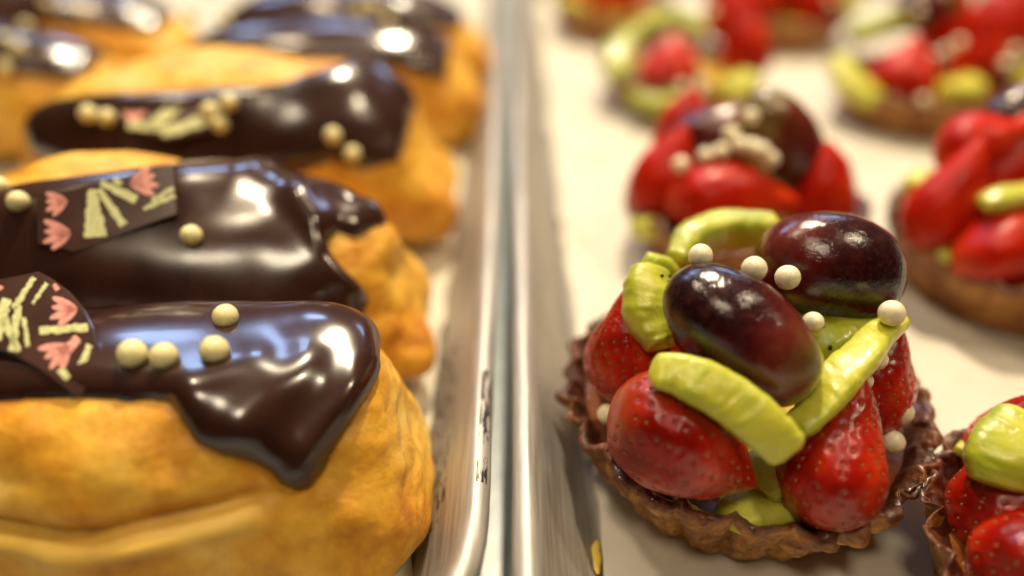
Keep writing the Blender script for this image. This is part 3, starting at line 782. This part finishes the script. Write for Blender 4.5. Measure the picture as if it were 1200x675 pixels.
far_tart('blurred fruit tart near the top right, red strawberry between two yellow fruit pieces', 19.0, 34.0, 66, [
    ('s', (1060, 85, 33.5), (.2, .3, 1), 3.2, 1.6), ('s', (1148, 55, 34.5), (-.3, .3, 2), 4.6, 1.3), ('s', (1110, 20, 36.5), (.3, .3, 2), 3.4, 1.3),
    ('k', [(978, 65, 34.2), (998, 98, 33.4), (1032, 122, 32.6)], 1.3, 1.0, .25), ('k', [(1000, 42, 35.2), (1030, 30, 36), (1066, 26, 36)], 1.4, 1.0, .9), ('k', [(1105, 104, 32.8), (1128, 108, 32.8), (1142, 96, 33)], 1.6, 1.2, .0),
    ('g', (1085, 10, 36), (2, 0, .5), 1.6, 1.1), ('p', [(1082, 118, 32), (1108, 60, 33.5), (1125, 50, 33.4), (1076, 14, 35), (1050, 12, 35), (1180, 75, 33)])])
far_tart('fruit tart cut off by the bottom right corner, green kiwi over dark strawberry', 11.35, 7.75, 77, [
    ('s', (1186, 575, 13.7), (.7, .9, 1.8), 3.0, .95), ('s', (1240, 655, 12.6), (1, 0, 1), 3.0, 1.1), ('s', (1215, 520, 14.6), (.8, .2, 2), 3.2, 1.1),
    ('k', [(1172, 575, 13.1), (1182, 530, 13.2), (1205, 488, 13.5)], 1.35, .8, .70, 0), ('k', [(1150, 668, 13.6), (1165, 672, 13.5), (1180, 670, 13.5)], .7, .5, .0), ('k', [(1120, 520, 15.2), (1130, 525, 15.1), (1140, 528, 15.1)], .4, .3, .0)], fine=True)
far_tart('blurred red-topped fruit tart at the top edge, first in its row by the tray rim', 6.4, 49, 88, [
    ('s', (690, -6, 47), (1, .3, 1), 3.6, 1.5), ('s', (735, -10, 47), (1, .3, 1), 3.6, 1.5), ('k', [(650, 0, 46), (670, 8, 46), (690, 10, 46)], 1.4, 1.0, .2)])
far_tart('blurred strawberry tart at the top edge behind the gap between two kiwi tarts', 16.5, 47, 99, [
    ('s', (890, -2, 45), (1, .3, .5), 4.2, 1.6), ('s', (950, -4, 45), (-1, .3, .5), 4.2, 1.7), ('s', (920, -20, 47), (-1, .3, 1), 4.2, 1.7), ('g', (905, -15, 45), (2, 0, .5), 1.6, 1.1), ('k', [(970, 8, 44.5), (990, 6, 44.5), (1010, 0, 45)], 1.4, 1.0, .2), ('p', [(975, 3, 43.5)])])
far_tart('blurred strawberry tart cut off by the top right corner', 27.5, 38.0, 111, [
    ('s', (1175, 25, 36.5), (.3, .3, 2), 4.2, 1.6), ('s', (1200, 15, 37), (.3, .3, 2), 4.2, 1.6), ('k', [(1190, 90, 34), (1210, 95, 34), (1230, 90, 34)], 1.4, 1.0, .1), ('p', [(1178, 75, 33.6), (1190, 60, 34)])])

# ------------------------------------------------------------------ light, world, camera
w = bpy.data.worlds.new('World'); bpy.context.scene.world = w; w.use_nodes = True
bg = w.node_tree.nodes['Background']; bg.inputs[1].default_value = .24
wt = w.node_tree; tc = wt.nodes.new('ShaderNodeTexCoord'); sx = wt.nodes.new('ShaderNodeSeparateXYZ'); L(wt, tc.outputs['Generated'], sx.inputs[0])
wf = maths(wt, 'ADD', maths(wt, 'MULTIPLY', sx.outputs['Y'], .40), maths(wt, 'MULTIPLY_ADD', sx.outputs['Z'], .45, .12))   # dark room behind the camera, lit shop ahead and ceiling
L(wt, ramp(wt, wf, [(.0, (.05, .030, .020)), (.35, (.14, .095, .06)), (.6, (.42, .31, .22)), (.9, (.75, .58, .43))]), bg.inputs[0])
def area(name, loc, target, size, power, col, sy=None, shape='RECTANGLE'):
    l = bpy.data.lights.new(name, 'AREA'); l.shape = shape; l.size = size; l.size_y = sy or size; l.energy = power; l.color = col
    o = bpy.data.objects.new(name, l); C.objects.link(o); o.location = loc
    d = Vector(target)-Vector(loc); o.rotation_euler = d.to_track_quat('-Z', 'Y').to_euler(); return o
tg = (.0, .16, .02)
area('ceiling_lamp', (.10, .75, 1.0), tg, .08, 15.5, (1, .85, .60), shape='DISK')
area('ceiling_lamp', (-.42, .42, 1.1), tg, .12, 4.0, (1, .81, .55), shape='DISK')
area('ceiling_lamp', (.65, .15, 1.1), tg, .12, 4.5, (1, .82, .55), shape='DISK')
area('ceiling_lamp', (-.15, -.30, 1.1), tg, .22, 3.2, (1, .84, .60), shape='DISK')
area('window', (-1.05, 1.9, 1.45), tg, .36, 6.2, (.42, .60, 1), sy=.30)
area('window', (-.45, 2.1, 1.50), tg, .36, 6.2, (.42, .60, 1), sy=.30)
area('window', (.9, 2.2, 1.1), tg, .5, 4.0, (.50, .66, 1), sy=.3)

cam = bpy.data.cameras.new('camera'); co = bpy.data.objects.new('camera', cam); C.objects.link(co)
co.location = (0, 0, CAMZ*S); co.rotation_euler = (math.pi/2-PITCH, 0, 0)
cam.sensor_width = 36; cam.lens = FPX/1200*36; cam.clip_start = .005; cam.clip_end = 20
cam.dof.use_dof = True; cam.dof.focus_distance = .140; cam.dof.aperture_fstop = 3.3
sc = bpy.context.scene; sc.camera = co
sc.view_settings.view_transform = 'Standard'; sc.view_settings.look = 'None'; sc.view_settings.exposure = .08; sc.view_settings.gamma = 1
sc.render.engine = 'CYCLES'; sc.cycles.use_denoising = True
sc.cycles.max_bounces = 8; sc.cycles.sample_clamp_indirect = 6
